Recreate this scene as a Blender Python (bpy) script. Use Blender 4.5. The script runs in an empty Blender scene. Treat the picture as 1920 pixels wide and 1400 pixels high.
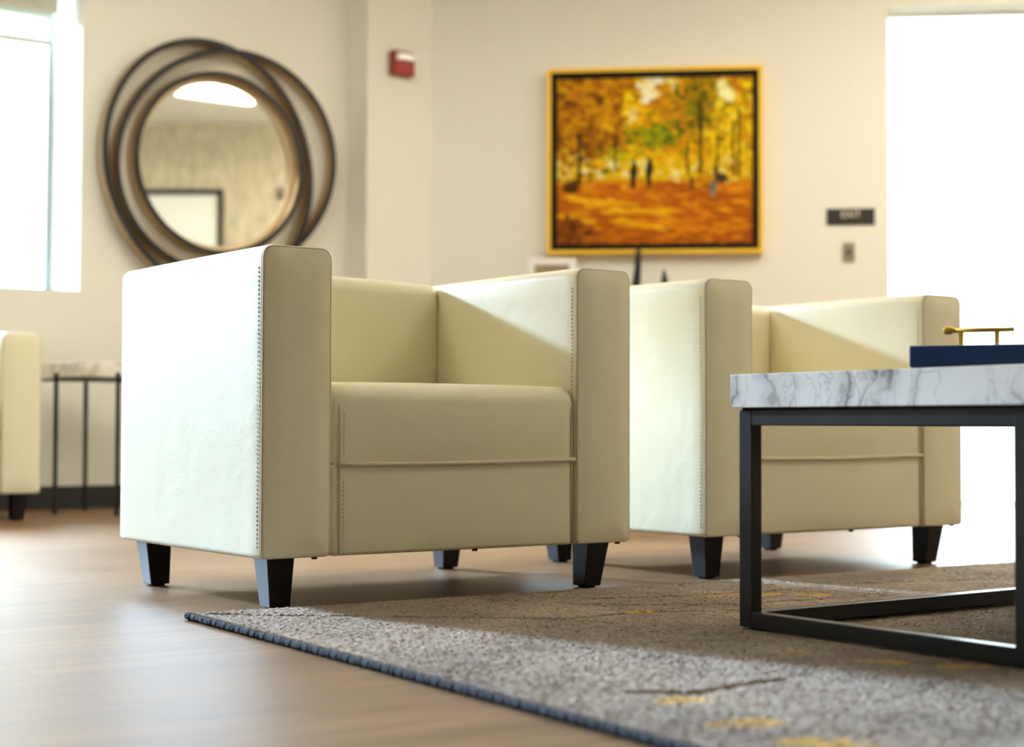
import bpy, bmesh, math, random
import numpy as np
from mathutils import Matrix, Vector

# ------------------------------------------------------------------ camera
scene = bpy.context.scene
COL = scene.collection
cam_data = bpy.data.cameras.new('camera')
cam_data.sensor_width = 36.0
cam_data.lens = 57.42
cam_data.clip_start = 0.05
cam_data.dof.use_dof = True
cam_data.dof.focus_distance = 3.0
cam_data.dof.aperture_fstop = 2.9
cam = bpy.data.objects.new('camera', cam_data)
COL.objects.link(cam)
RIGHT = Vector((0.813263, -0.581889, 0.002998))
UP = Vector((-0.021535, -0.024948, 0.999457))
FWD = Vector((0.581498, 0.812886, 0.03282))
m = Matrix.Identity(4)
for i in range(3):
    m[i][0], m[i][1], m[i][2] = RIGHT[i], UP[i], -FWD[i]
m[2][3] = 0.3371
cam.matrix_world = m
scene.camera = cam

# ------------------------------------------------------------------ sky, exposure
SKY_STRENGTH = 88.0
world = bpy.data.worlds.new('sky')
scene.world = world
world.use_nodes = True
wn = world.node_tree
wn.nodes.clear()
w_out = wn.nodes.new('ShaderNodeOutputWorld')
w_bg = wn.nodes.new('ShaderNodeBackground')
w_tc = wn.nodes.new('ShaderNodeTexCoord')
w_sep = wn.nodes.new('ShaderNodeSeparateXYZ')
w_map = wn.nodes.new('ShaderNodeMapRange')
w_map.inputs[1].default_value = -0.2
w_map.inputs[2].default_value = 0.8
w_ramp = wn.nodes.new('ShaderNodeValToRGB')
w_ramp.color_ramp.elements[0].position = 0.0
w_ramp.color_ramp.elements[0].color = (0.020, 0.021, 0.018, 1)
w_ramp.color_ramp.elements[1].position = 1.0
w_ramp.color_ramp.elements[1].color = (0.90, 0.96, 1.0, 1)
for pos_, col_ in ((0.19, (0.028, 0.030, 0.025)), (0.25, (0.034, 0.037, 0.036)), (0.45, (0.044, 0.049, 0.053)), (0.70, (0.125, 0.145, 0.163))):
    e = w_ramp.color_ramp.elements.new(pos_)
    e.color = (*col_, 1)
wn.links.new(w_tc.outputs['Generated'], w_sep.inputs[0])
wn.links.new(w_sep.outputs['Z'], w_map.inputs[0])
wn.links.new(w_map.outputs[0], w_ramp.inputs[0])
wn.links.new(w_ramp.outputs[0], w_bg.inputs['Color'])
w_bg.inputs['Strength'].default_value = SKY_STRENGTH
wn.links.new(w_bg.outputs[0], w_out.inputs[0])

scene.view_settings.view_transform = 'Standard'
scene.view_settings.look = 'None'
scene.view_settings.exposure = 1.0
scene.view_settings.gamma = 1.0
scene.view_settings.use_curve_mapping = False
scene.cycles.use_denoising = True
scene.cycles.max_bounces = 10
scene.cycles.diffuse_bounces = 6
scene.cycles.glossy_bounces = 5
scene.cycles.transparent_max_bounces = 12
scene.cycles.sample_clamp_indirect = 8.0

LAMP_COLOR = (1.0, 0.925, 0.78)
LAMP_STRENGTH = 6.7


SUN_STRENGTH = 6.9
sun_data = bpy.data.lights.new('hazy_sun', 'SUN')
sun_data.energy = SUN_STRENGTH
sun_data.angle = math.radians(5.0)
sun_data.color = (0.54, 0.715, 1.0)
sun = bpy.data.objects.new('hazy_sun', sun_data)
sun.rotation_euler = Vector((0.235, -0.93, -0.332)).to_track_quat('-Z', 'Y').to_euler()
COL.objects.link(sun)


def portal(name, loc, rot, w, h):
    """daylight sampling through an opening (a Cycles portal gives no light of its own)"""
    ld = bpy.data.lights.new(name, 'AREA')
    ld.shape = 'RECTANGLE'
    ld.size, ld.size_y = w, h
    ld.cycles.is_portal = True
    o = bpy.data.objects.new(name, ld)
    o.location = loc
    o.rotation_euler = rot
    COL.objects.link(o)


# room layout -------------------------------------------------------
H = 2.75
YW = 6.50                                   # wall with the windows and the mirror
WT = 0.40
WIN = [(0.75, 2.455), (-1.75, 0.70), (-4.1, -1.80)]
WZ0, WZ1 = 0.888, 2.36
PA = -0.73                                  # painting wall direction
P0 = Vector((4.056, 6.318, 0))
PD = Vector((math.cos(PA), math.sin(PA), 0))
PN = Vector((-math.sin(PA), math.cos(PA), 0))
DOOR = (2.073, 3.95, 2.231)
BA = 0.637
BP = Vector((5.619, 1.012, 0))

for k, (a, b) in enumerate(WIN):
    portal('daylight_portal', ((a + b) / 2, YW + WT + 0.02, (WZ0 + WZ1) / 2), (-math.pi / 2, 0, 0), b - a, WZ1 - WZ0)
dc = P0 + PD * ((DOOR[0] + DOOR[1]) / 2) + PN * (0.20)
portal('daylight_portal', (dc.x, dc.y, DOOR[2] / 2), (-math.pi / 2, 0, PA), DOOR[1] - DOOR[0], DOOR[2])

rng = np.random.default_rng(7)
random.seed(5)


# ------------------------------------------------------------------ materials
def new_mat(name):
    mt = bpy.data.materials.new(name)
    mt.use_nodes = True
    nt = mt.node_tree
    bs = nt.nodes['Principled BSDF']
    return mt, nt, bs


def plain(name, col, rough=0.5, metal=0.0, spec=0.5, bump=None, var=0.0, coat=0.0):
    """principled material, with a little procedural variation and optional noise bump (scale, strength, distance)"""
    mt, nt, bs = new_mat(name)
    bs.inputs['Base Color'].default_value = (*col, 1)
    bs.inputs['Roughness'].default_value = rough
    bs.inputs['Metallic'].default_value = metal
    bs.inputs['Specular IOR Level'].default_value = spec
    bs.inputs['Coat Weight'].default_value = coat
    tc = nt.nodes.new('ShaderNodeTexCoord')
    if var > 0:
        no = nt.nodes.new('ShaderNodeTexNoise')
        no.inputs['Scale'].default_value = 6.0
        no.inputs['Detail'].default_value = 5.0
        nt.links.new(tc.outputs['Object'], no.inputs['Vector'])
        mx = nt.nodes.new('ShaderNodeMixRGB')
        mx.inputs[1].default_value = (*[c * (1 - var) for c in col], 1)
        mx.inputs[2].default_value = (*[min(1, c * (1 + var)) for c in col], 1)
        nt.links.new(no.outputs[0], mx.inputs[0])
        nt.links.new(mx.outputs[0], bs.inputs['Base Color'])
    if bump:
        no2 = nt.nodes.new('ShaderNodeTexNoise')
        no2.inputs['Scale'].default_value = bump[0]
        no2.inputs['Detail'].default_value = 4.0
        nt.links.new(tc.outputs['Object'], no2.inputs['Vector'])
        bp = nt.nodes.new('ShaderNodeBump')
        bp.inputs['Strength'].default_value = bump[1]
        bp.inputs['Distance'].default_value = bump[2]
        nt.links.new(no2.outputs[0], bp.inputs['Height'])
        nt.links.new(bp.outputs[0], bs.inputs['Normal'])
    return mt


def leather_mat():
    mt, nt, bs = new_mat('cream_leather')
    bs.inputs['Roughness'].default_value = 0.42
    bs.inputs['Specular IOR Level'].default_value = 0.45
    tc = nt.nodes.new('ShaderNodeTexCoord')
    no = nt.nodes.new('ShaderNodeTexNoise')
    no.inputs['Scale'].default_value = 3.0
    no.inputs['Detail'].default_value = 6.0
    nt.links.new(tc.outputs['Object'], no.inputs['Vector'])
    mx = nt.nodes.new('ShaderNodeMixRGB')
    mx.inputs[1].default_value = (0.785, 0.735, 0.53, 1)
    mx.inputs[2].default_value = (0.83, 0.78, 0.575, 1)
    nt.links.new(no.outputs[0], mx.inputs[0])
    nt.links.new(mx.outputs[0], bs.inputs['Base Color'])
    vo = nt.nodes.new('ShaderNodeTexVoronoi')
    vo.inputs['Scale'].default_value = 420.0
    nt.links.new(tc.outputs['Object'], vo.inputs['Vector'])
    n2 = nt.nodes.new('ShaderNodeTexNoise')
    n2.inputs['Scale'].default_value = 9.0
    n2.inputs['Detail'].default_value = 3.0
    n2.inputs['Distortion'].default_value = 0.6
    nt.links.new(tc.outputs['Object'], n2.inputs['Vector'])
    b1 = nt.nodes.new('ShaderNodeBump')
    b1.inputs['Strength'].default_value = 0.16
    b1.inputs['Distance'].default_value = 0.0012
    nt.links.new(vo.outputs['Distance'], b1.inputs['Height'])
    b2 = nt.nodes.new('ShaderNodeBump')
    b2.inputs['Strength'].default_value = 0.15
    b2.inputs['Distance'].default_value = 0.012
    nt.links.new(n2.outputs[0], b2.inputs['Height'])
    nt.links.new(b2.outputs[0], b1.inputs['Normal'])
    nt.links.new(b1.outputs[0], bs.inputs['Normal'])
    return mt


def floor_mat():
    mt, nt, bs = new_mat('wood_plank_floor')
    tc = nt.nodes.new('ShaderNodeTexCoord')
    br = nt.nodes.new('ShaderNodeTexBrick')
    br.inputs['Scale'].default_value = 1.0
    br.inputs['Brick Width'].default_value = 1.22
    br.inputs['Row Height'].default_value = 0.18
    br.inputs['Mortar Size'].default_value = 0.0012
    br.inputs['Mortar Smooth'].default_value = 0.3
    br.inputs['Color1'].default_value = (0.0, 0.0, 0.0, 1)
    br.inputs['Color2'].default_value = (1, 1, 1, 1)
    br.inputs['Mortar'].default_value = (0.5, 0.5, 0.5, 1)
    br.offset = 0.37
    nt.links.new(tc.outputs['Object'], br.inputs['Vector'])
    mp = nt.nodes.new('ShaderNodeMapping')
    mp.inputs['Scale'].default_value = (0.9, 17.0, 1.0)
    nt.links.new(tc.outputs['Object'], mp.inputs['Vector'])
    off = nt.nodes.new('ShaderNodeVectorMath')
    off.operation = 'MULTIPLY_ADD'
    off.inputs[1].default_value = (5.0, 3.0, 7.0)
    nt.links.new(br.outputs['Color'], off.inputs[0])
    nt.links.new(mp.outputs[0], off.inputs[2])
    gr = nt.nodes.new('ShaderNodeTexNoise')
    gr.inputs['Scale'].default_value = 2.0
    gr.inputs['Detail'].default_value = 8.0
    gr.inputs['Roughness'].default_value = 0.62
    gr.inputs['Distortion'].default_value = 0.7
    nt.links.new(off.outputs[0], gr.inputs['Vector'])
    ramp = nt.nodes.new('ShaderNodeValToRGB')
    ramp.color_ramp.elements[0].position = 0.28
    ramp.color_ramp.elements[0].color = (0.120, 0.062, 0.026, 1)
    ramp.color_ramp.elements[1].position = 0.75
    ramp.color_ramp.elements[1].color = (0.300, 0.170, 0.078, 1)
    nt.links.new(gr.outputs[0], ramp.inputs[0])
    tint = nt.nodes.new('ShaderNodeMixRGB')
    tint.blend_type = 'MULTIPLY'
    tint.inputs[0].default_value = 0.35
    cr = nt.nodes.new('ShaderNodeValToRGB')
    cr.color_ramp.elements[0].color = (0.62, 0.60, 0.58, 1)
    cr.color_ramp.elements[1].color = (1.0, 1.0, 1.0, 1)
    nt.links.new(br.outputs['Color'], cr.inputs[0])
    nt.links.new(ramp.outputs[0], tint.inputs[1])
    nt.links.new(cr.outputs[0], tint.inputs[2])
    jn = nt.nodes.new('ShaderNodeMixRGB')
    jn.inputs[2].default_value = (0.09, 0.06, 0.035, 1)
    nt.links.new(br.outputs['Fac'], jn.inputs[0])
    nt.links.new(tint.outputs[0], jn.inputs[1])
    nt.links.new(jn.outputs[0], bs.inputs['Base Color'])
    rr = nt.nodes.new('ShaderNodeMapRange')
    rr.inputs[3].default_value = 0.36
    rr.inputs[4].default_value = 0.50
    nt.links.new(gr.outputs[0], rr.inputs[0])
    nt.links.new(rr.outputs[0], bs.inputs['Roughness'])
    bs.inputs['Specular IOR Level'].default_value = 0.30
    bp = nt.nodes.new('ShaderNodeBump')
    bp.inputs['Strength'].default_value = 0.18
    bp.inputs['Distance'].default_value = 0.002
    nt.links.new(gr.outputs[0], bp.inputs['Height'])
    nt.links.new(bp.outputs[0], bs.inputs['Normal'])
    return mt


def wallpaper_mat():
    mt, nt, bs = new_mat('mottled_wallpaper')
    bs.inputs['Roughness'].default_value = 0.8
    tc = nt.nodes.new('ShaderNodeTexCoord')
    mp = nt.nodes.new('ShaderNodeMapping')
    mp.inputs['Scale'].default_value = (9.0, 9.0, 2.6)
    nt.links.new(tc.outputs['Object'], mp.inputs['Vector'])
    no = nt.nodes.new('ShaderNodeTexNoise')
    no.inputs['Scale'].default_value = 2.2
    no.inputs['Detail'].default_value = 9.0
    no.inputs['Roughness'].default_value = 0.7
    nt.links.new(mp.outputs[0], no.inputs['Vector'])
    ramp = nt.nodes.new('ShaderNodeValToRGB')
    ramp.color_ramp.elements[0].position = 0.36
    ramp.color_ramp.elements[0].color = (0.42, 0.375, 0.275, 1)
    ramp.color_ramp.elements[1].position = 0.62
    ramp.color_ramp.elements[1].color = (0.72, 0.64, 0.46, 1)
    nt.links.new(no.outputs[0], ramp.inputs[0])
    nt.links.new(ramp.outputs[0], bs.inputs['Base Color'])
    return mt


def marble_mat(name='white_marble', vein=(0.10, 0.098, 0.092), scale=6.5, base=(0.92, 0.90, 0.86)):
    """white stone with a network of slanting grey veins"""
    mt, nt, bs = new_mat(name)
    bs.inputs['Roughness'].default_value = 0.22
    N = nt.nodes.new
    Lk = nt.links.new
    tc = N('ShaderNodeTexCoord')
    wn_ = N('ShaderNodeTexNoise')
    wn_.inputs['Scale'].default_value = 9.0
    wn_.inputs['Detail'].default_value = 5.0
    Lk(tc.outputs['Object'], wn_.inputs['Vector'])
    wa = N('ShaderNodeVectorMath')
    wa.operation = 'MULTIPLY_ADD'
    wa.inputs[1].default_value = (0.16, 0.16, 0.16)
    Lk(wn_.outputs['Color'], wa.inputs[0])
    Lk(tc.outputs['Object'], wa.inputs[2])
    mp = N('ShaderNodeMapping')
    mp.inputs['Rotation'].default_value = (0.75, 0.15, 0.1)
    mp.inputs['Scale'].default_value = (1.1, 1.5, 0.62)
    Lk(wa.outputs[0], mp.inputs['Vector'])

    def layer(sc, lo, hi):
        v = N('ShaderNodeTexVoronoi')
        v.feature = 'DISTANCE_TO_EDGE'
        v.inputs['Scale'].default_value = sc
        Lk(mp.outputs[0], v.inputs['Vector'])
        r = N('ShaderNodeMapRange')
        r.interpolation_type = 'SMOOTHSTEP'
        r.inputs[1].default_value = lo
        r.inputs[2].default_value = hi
        r.inputs[3].default_value = 1.0
        r.inputs[4].default_value = 0.0
        Lk(v.outputs['Distance'], r.inputs[0])
        return r.outputs[0]
    fade = N('ShaderNodeTexNoise')
    fade.inputs['Scale'].default_value = 6.5
    fade.inputs['Detail'].default_value = 3.0
    Lk(tc.outputs['Object'], fade.inputs['Vector'])
    fr = N('ShaderNodeMapRange')
    fr.inputs[1].default_value = 0.36
    fr.inputs[2].default_value = 0.60
    Lk(fade.outputs[0], fr.inputs[0])

    def times(a_, b_=None, k=1.0):
        m_ = N('ShaderNodeMath')
        m_.operation = 'MULTIPLY'
        Lk(a_, m_.inputs[0])
        if b_ is None:
            m_.inputs[1].default_value = k
        else:
            Lk(b_, m_.inputs[1])
        return m_.outputs[0]

    def mix(c1, col, fac):
        m_ = N('ShaderNodeMixRGB')
        Lk(fac, m_.inputs[0])
        if isinstance(c1, tuple):
            m_.inputs[1].default_value = (*c1, 1)
        else:
            Lk(c1, m_.inputs[1])
        m_.inputs[2].default_value = (*col, 1)
        return m_.outputs[0]
    c = mix(base, tuple(0.46 * v_ for v_ in base), times(times(layer(scale, 0.0, 0.24), fr.outputs[0]), k=0.75))
    c = mix(c, vein, times(times(layer(scale, 0.0, 0.045), fr.outputs[0]), k=0.85))
    c = mix(c, tuple(2.2 * v_ for v_ in vein), times(layer(scale * 2.1, 0.0, 0.028), k=0.35))
    Lk(c, bs.inputs['Base Color'])
    return mt


def attr_mat(name, rough=0.6, noise=None, bump=None, spec=0.3):
    mt, nt, bs = new_mat(name)
    bs.inputs['Specular IOR Level'].default_value = spec
    bs.inputs['Roughness'].default_value = rough
    at = nt.nodes.new('ShaderNodeAttribute')
    at.attribute_name = 'Col'
    src = at.outputs['Color']
    tc = nt.nodes.new('ShaderNodeTexCoord')
    if noise:
        no = nt.nodes.new('ShaderNodeTexNoise')
        no.inputs['Scale'].default_value = noise[0]
        no.inputs['Detail'].default_value = 3.0
        nt.links.new(tc.outputs['Object'], no.inputs['Vector'])
        mr = nt.nodes.new('ShaderNodeMapRange')
        mr.inputs[1].default_value = 0.25
        mr.inputs[2].default_value = 0.75
        mr.inputs[3].default_value = 1 - noise[1]
        mr.inputs[4].default_value = 1 + noise[1]
        nt.links.new(no.outputs[0], mr.inputs[0])
        mx = nt.nodes.new('ShaderNodeVectorMath')
        mx.operation = 'SCALE'
        nt.links.new(src, mx.inputs[0])
        nt.links.new(mr.outputs[0], mx.inputs['Scale'])
        src = mx.outputs[0]
        if bump:
            bp = nt.nodes.new('ShaderNodeBump')
            bp.inputs['Strength'].default_value = bump[0]
            bp.inputs['Distance'].default_value = bump[1]
            nt.links.new(no.outputs[0], bp.inputs['Height'])
            nt.links.new(bp.outputs[0], bs.inputs['Normal'])
    nt.links.new(src, bs.inputs['Base Color'])
    return mt


def glass_mat():
    mt = bpy.data.materials.new('window_glass')
    mt.use_nodes = True
    nt = mt.node_tree
    nt.nodes.clear()
    out = nt.nodes.new('ShaderNodeOutputMaterial')
    tr = nt.nodes.new('ShaderNodeBsdfTransparent')
    tr.inputs[0].default_value = (0.96, 0.99, 0.98, 1)
    gl = nt.nodes.new('ShaderNodeBsdfGlossy')
    gl.inputs['Roughness'].default_value = 0.02
    fr = nt.nodes.new('ShaderNodeFresnel')
    fr.inputs['IOR'].default_value = 1.45
    mx = nt.nodes.new('ShaderNodeMixShader')
    nt.links.new(fr.outputs[0], mx.inputs[0])
    nt.links.new(tr.outputs[0], mx.inputs[1])
    nt.links.new(gl.outputs[0], mx.inputs[2])
    nt.links.new(mx.outputs[0], out.inputs[0])
    return mt


def fabric_shade_mat():
    mt = bpy.data.materials.new('shade_cloth')
    mt.use_nodes = True
    nt = mt.node_tree
    nt.nodes.clear()
    out = nt.nodes.new('ShaderNodeOutputMaterial')
    df = nt.nodes.new('ShaderNodeBsdfDiffuse')
    df.inputs[0].default_value = (0.82, 0.80, 0.72, 1)
    tl = nt.nodes.new('ShaderNodeBsdfTranslucent')
    tl.inputs[0].default_value = (0.72, 0.74, 0.70, 1)
    mx = nt.nodes.new('ShaderNodeMixShader')
    mx.inputs[0].default_value = 0.5
    nt.links.new(df.outputs[0], mx.inputs[1])
    nt.links.new(tl.outputs[0], mx.inputs[2])
    nt.links.new(mx.outputs[0], out.inputs[0])
    return mt


def emit_mat(name, col, strength):
    mt, nt, bs = new_mat(name)
    bs.inputs['Base Color'].default_value = (0.8, 0.8, 0.8, 1)
    bs.inputs['Emission Color'].default_value = (*col, 1)
    bs.inputs['Emission Strength'].default_value = strength
    return mt


M = dict(
    leather=leather_mat(),
    piping=plain('leather_piping', (0.62, 0.55, 0.39), 0.5),
    stitch=plain('stitch_thread', (0.50, 0.43, 0.31), 0.8),
    leg=plain('espresso_wood', (0.006, 0.004, 0.006), 0.40, spec=0.30, var=0.3, bump=(60, 0.08, 0.001)),
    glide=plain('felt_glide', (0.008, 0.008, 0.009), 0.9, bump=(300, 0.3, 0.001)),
    lining=plain('dust_cover_cloth', (0.012, 0.011, 0.011), 0.95, bump=(400, 0.3, 0.001)),
    floor=floor_mat(),
    taupe=plain('taupe_wall_paint', (0.30, 0.26, 0.20), 0.75, bump=(160, 0.06, 0.001)),
    wall=plain('cream_wall_paint', (0.83, 0.805, 0.725), 0.75, bump=(160, 0.06, 0.001)),
    ceiling=plain('white_ceiling_paint', (0.92, 0.92, 0.90), 0.85, bump=(120, 0.08, 0.001)),
    wallpaper=wallpaper_mat(),
    baseboard=plain('dark_baseboard', (0.016, 0.013, 0.011), 0.45, bump=(40, 0.05, 0.001)),
    trim=plain('white_trim_paint', (0.82, 0.82, 0.80), 0.4, bump=(90, 0.03, 0.001)),
    alu=plain('brushed_aluminium', (0.42, 0.48, 0.56), 0.4, metal=0.6, bump=(80, 0.04, 0.001)),
    fascia=plain('shade_fascia', (0.55, 0.51, 0.40), 0.6, bump=(90, 0.05, 0.001)),
    shade=fabric_shade_mat(),
    glass=glass_mat(),
    marble=marble_mat(),
    marble2=marble_mat('side_table_marble', (0.50, 0.40, 0.28), 8.0, (0.84, 0.79, 0.70)),
    steel=plain('blackened_steel', (0.045, 0.044, 0.046), 0.32, metal=0.85, var=0.25, bump=(70, 0.05, 0.001)),
    blackmetal=plain('black_metal', (0.003, 0.006, 0.005), 0.45, spec=0.25, bump=(90, 0.05, 0.001)),
    navy=plain('navy_lacquer', (0.007, 0.036, 0.15), 0.40, bump=(120, 0.04, 0.001)),
    gold=plain('polished_gold', (0.88, 0.58, 0.07), 0.30, metal=0.55, bump=(60, 0.03, 0.001)),
    goldframe=plain('gold_frame', (0.93, 0.56, 0.03), 0.42, metal=0.2, var=0.15, bump=(70, 0.08, 0.001)),
    blackframe=plain('black_frame', (0.004, 0.003, 0.002), 0.6, spec=0.2, bump=(70, 0.05, 0.001)),
    rimgold=plain('pale_gold_rim', (0.72, 0.58, 0.36), 0.35, metal=0.3, bump=(60, 0.04, 0.001)),
    bronze=plain('champagne_bronze', (0.46, 0.34, 0.19), 0.34, metal=0.55, var=0.25, bump=(50, 0.08, 0.002)),
    bronzedark=plain('dark_bronze_edge', (0.012, 0.008, 0.005), 0.4, metal=0.2, var=0.3),
    mirror=plain('mirror_silver', (0.90, 0.91, 0.88), 0.02, metal=1.0),
    canvas=attr_mat('oil_paint', 0.6, noise=(90, 0.12), bump=(0.25, 0.002), spec=0.12),
    rug=attr_mat('rug_pile', 0.95, noise=(420, 0.28), bump=(0.3, 0.001)),
    binding=plain('rug_binding', (0.011, 0.011, 0.015), 0.95, var=0.5, bump=(260, 0.8, 0.003)),
    yarn=plain('loose_yarn', (0.34, 0.28, 0.25), 0.95, bump=(300, 0.6, 0.002)),
    sign=plain('sign_plaque', (0.022, 0.016, 0.012), 0.45, bump=(200, 0.05, 0.001)),
    signtext=plain('sign_lettering', (0.82, 0.72, 0.62), 0.5),
    plate=plain('nickel_plate', (0.33, 0.27, 0.20), 0.4, metal=0.5, bump=(120, 0.05, 0.001)),
    platedark=plain('dark_button', (0.10, 0.07, 0.04), 0.5),
    red=plain('red_plastic', (0.42, 0.012, 0.008), 0.4, bump=(150, 0.04, 0.001)),
    reddark=plain('red_housing', (0.26, 0.03, 0.02), 0.5),
    lens=plain('strobe_lens', (0.80, 0.78, 0.74), 0.15, coat=0.5),
    white=plain('white_frame_paint', (0.90, 0.89, 0.86), 0.5, bump=(80, 0.05, 0.001)),
    photo=plain('beige_photo_print', (0.42, 0.30, 0.18), 0.35, var=0.5),
    print_=plain('white_board', (0.85, 0.85, 0.82), 0.5, var=0.03),
    sculpture=plain('black_resin', (0.008, 0.009, 0.012), 0.3, bump=(40, 0.15, 0.003)),
    console=plain('walnut_console', (0.10, 0.06, 0.035), 0.4, var=0.35, bump=(50, 0.1, 0.001)),
    lamp=emit_mat('ceiling_light_diffuser', LAMP_COLOR, LAMP_STRENGTH),
)


# ------------------------------------------------------------------ mesh helpers
class MB:
    """collects geometry and links it as ONE mesh object"""
    def __init__(self):
        self.v, self.f, self.mi, self.sm = [], [], [], []

    def add(self, verts, faces, mi=0, smooth=False):
        o = len(self.v)
        self.v += [tuple(p) for p in verts]
        self.f += [tuple(i + o for i in q) for q in faces]
        self.mi += [mi] * len(faces)
        self.sm += [smooth] * len(faces)

    def box(self, x0, x1, y0, y1, z0, z1, mi=0):
        v = [(x, y, z) for z in (z0, z1) for y in (y0, y1) for x in (x0, x1)]
        self.add(v, [(0, 2, 3, 1), (4, 5, 7, 6), (0, 1, 5, 4), (2, 6, 7, 3), (0, 4, 6, 2), (1, 3, 7, 5)], mi)

    def frustum(self, bot, top, z0, z1, mi=0):
        """bot, top = (x0, x1, y0, y1)"""
        v = []
        for (x0, x1, y0, y1), z in ((bot, z0), (top, z1)):
            v += [(x0, y0, z), (x1, y0, z), (x1, y1, z), (x0, y1, z)]
        self.add(v, [(3, 2, 1, 0), (4, 5, 6, 7), (0, 1, 5, 4), (1, 2, 6, 5), (2, 3, 7, 6), (3, 0, 4, 7)], mi)

    def tube(self, pts, r, n=8, closed=False, mi=0, cap=True):
        pts = [Vector(p) for p in pts]
        k = len(pts)
        rr = r if hasattr(r, '__len__') else [r] * k
        vs, prev = [], None
        for i in range(k):
            if closed:
                t = pts[(i + 1) % k] - pts[i - 1]
            else:
                t = pts[min(i + 1, k - 1)] - pts[max(i - 1, 0)]
            t.normalize()
            if prev is None:
                a = t.orthogonal().normalized()
            else:
                a = (prev - t * prev.dot(t)).normalized()
            prev = a
            b = t.cross(a)
            for j in range(n):
                an = 2 * math.pi * j / n
                vs.append(pts[i] + (a * math.cos(an) + b * math.sin(an)) * rr[i])
        fs = []
        for i in range(k if closed else k - 1):
            for j in range(n):
                p, q = i * n, ((i + 1) % k) * n
                fs.append((p + j, p + (j + 1) % n, q + (j + 1) % n, q + j))
        if cap and not closed:
            fs.append(tuple(range(n - 1, -1, -1)))
            fs.append(tuple((k - 1) * n + j for j in range(n)))
        self.add(vs, fs, mi, True)

    def build(self, name, mats, parent=None, loc=(0, 0, 0), rotz=0.0, bevel=0.0, seg=2):
        me = bpy.data.meshes.new(name)
        me.from_pydata(self.v, [], self.f)
        mats = mats if isinstance(mats, (list, tuple)) else [mats]
        for mt in mats:
            me.materials.append(mt)
        me.polygons.foreach_set('material_index', self.mi)
        me.polygons.foreach_set('use_smooth', self.sm)
        me.update()
        if bevel > 0:
            bm = bmesh.new()
            bm.from_mesh(me)
            bmesh.ops.recalc_face_normals(bm, faces=bm.faces)
            ed = [ed_ for ed_ in bm.edges if len(ed_.link_faces) == 2 and ed_.calc_face_angle() > 0.5]
            bmesh.ops.bevel(bm, geom=ed, offset=bevel, segments=seg, affect='EDGES', profile=0.5, clamp_overlap=True)
            bm.to_mesh(me)
            bm.free()
        else:
            bm = bmesh.new()
            bm.from_mesh(me)
            bmesh.ops.recalc_face_normals(bm, faces=bm.faces)
            bm.to_mesh(me)
            bm.free()
        o = bpy.data.objects.new(name, me)
        COL.objects.link(o)
        o.location = loc
        o.rotation_euler = (0, 0, rotz)
        if parent is not None:
            o.parent = parent
        return o


def md_sharp(me):
    """keep flat faces flat on bevelled meshes: weighted by marking big-angle edges only"""
    try:
        me.set_sharp_from_angle(angle=math.radians(40))
    except Exception:
        pass


def empty(name, loc=(0, 0, 0), rotz=0.0):
    o = bpy.data.objects.new(name, None)
    o.empty_display_size = 0.1
    COL.objects.link(o)
    o.location = loc
    o.rotation_euler = (0, 0, rotz)
    return o


def tag(o, label=None, cat=None, group=None, kind=None):
    if label:
        o['label'] = label
    if cat:
        o['category'] = cat
    if group:
        o['group'] = group
    if kind:
        o['kind'] = kind
    return o


def round_rect(a0, a1, b0, b1, r, n=6):
    """closed loop, r = radii for corners (a1 b1), (a0 b1), (a0 b0), (a1 b0)"""
    pts = []
    for (ca, cb, st, rr) in ((a1, b1, 0, r[0]), (a0, b1, 90, r[1]), (a0, b0, 180, r[2]), (a1, b0, 270, r[3])):
        sa = -1 if ca == a1 else 1
        sb = -1 if cb == b1 else 1
        for k in range(n + 1):
            an = math.radians(st + 90 * k / n)
            pts.append((ca + sa * rr + rr * math.cos(an), cb + sb * rr + rr * math.sin(an)))
    return pts


def dense_loop(pts, step):
    out = []
    k = len(pts)
    for i in range(k):
        p, q = np.array(pts[i]), np.array(pts[(i + 1) % k])
        d = np.linalg.norm(q - p)
        n = max(1, int(math.ceil(d / step)))
        for j in range(n):
            out.append(tuple(p + (q - p) * j / n))
    return out


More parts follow.
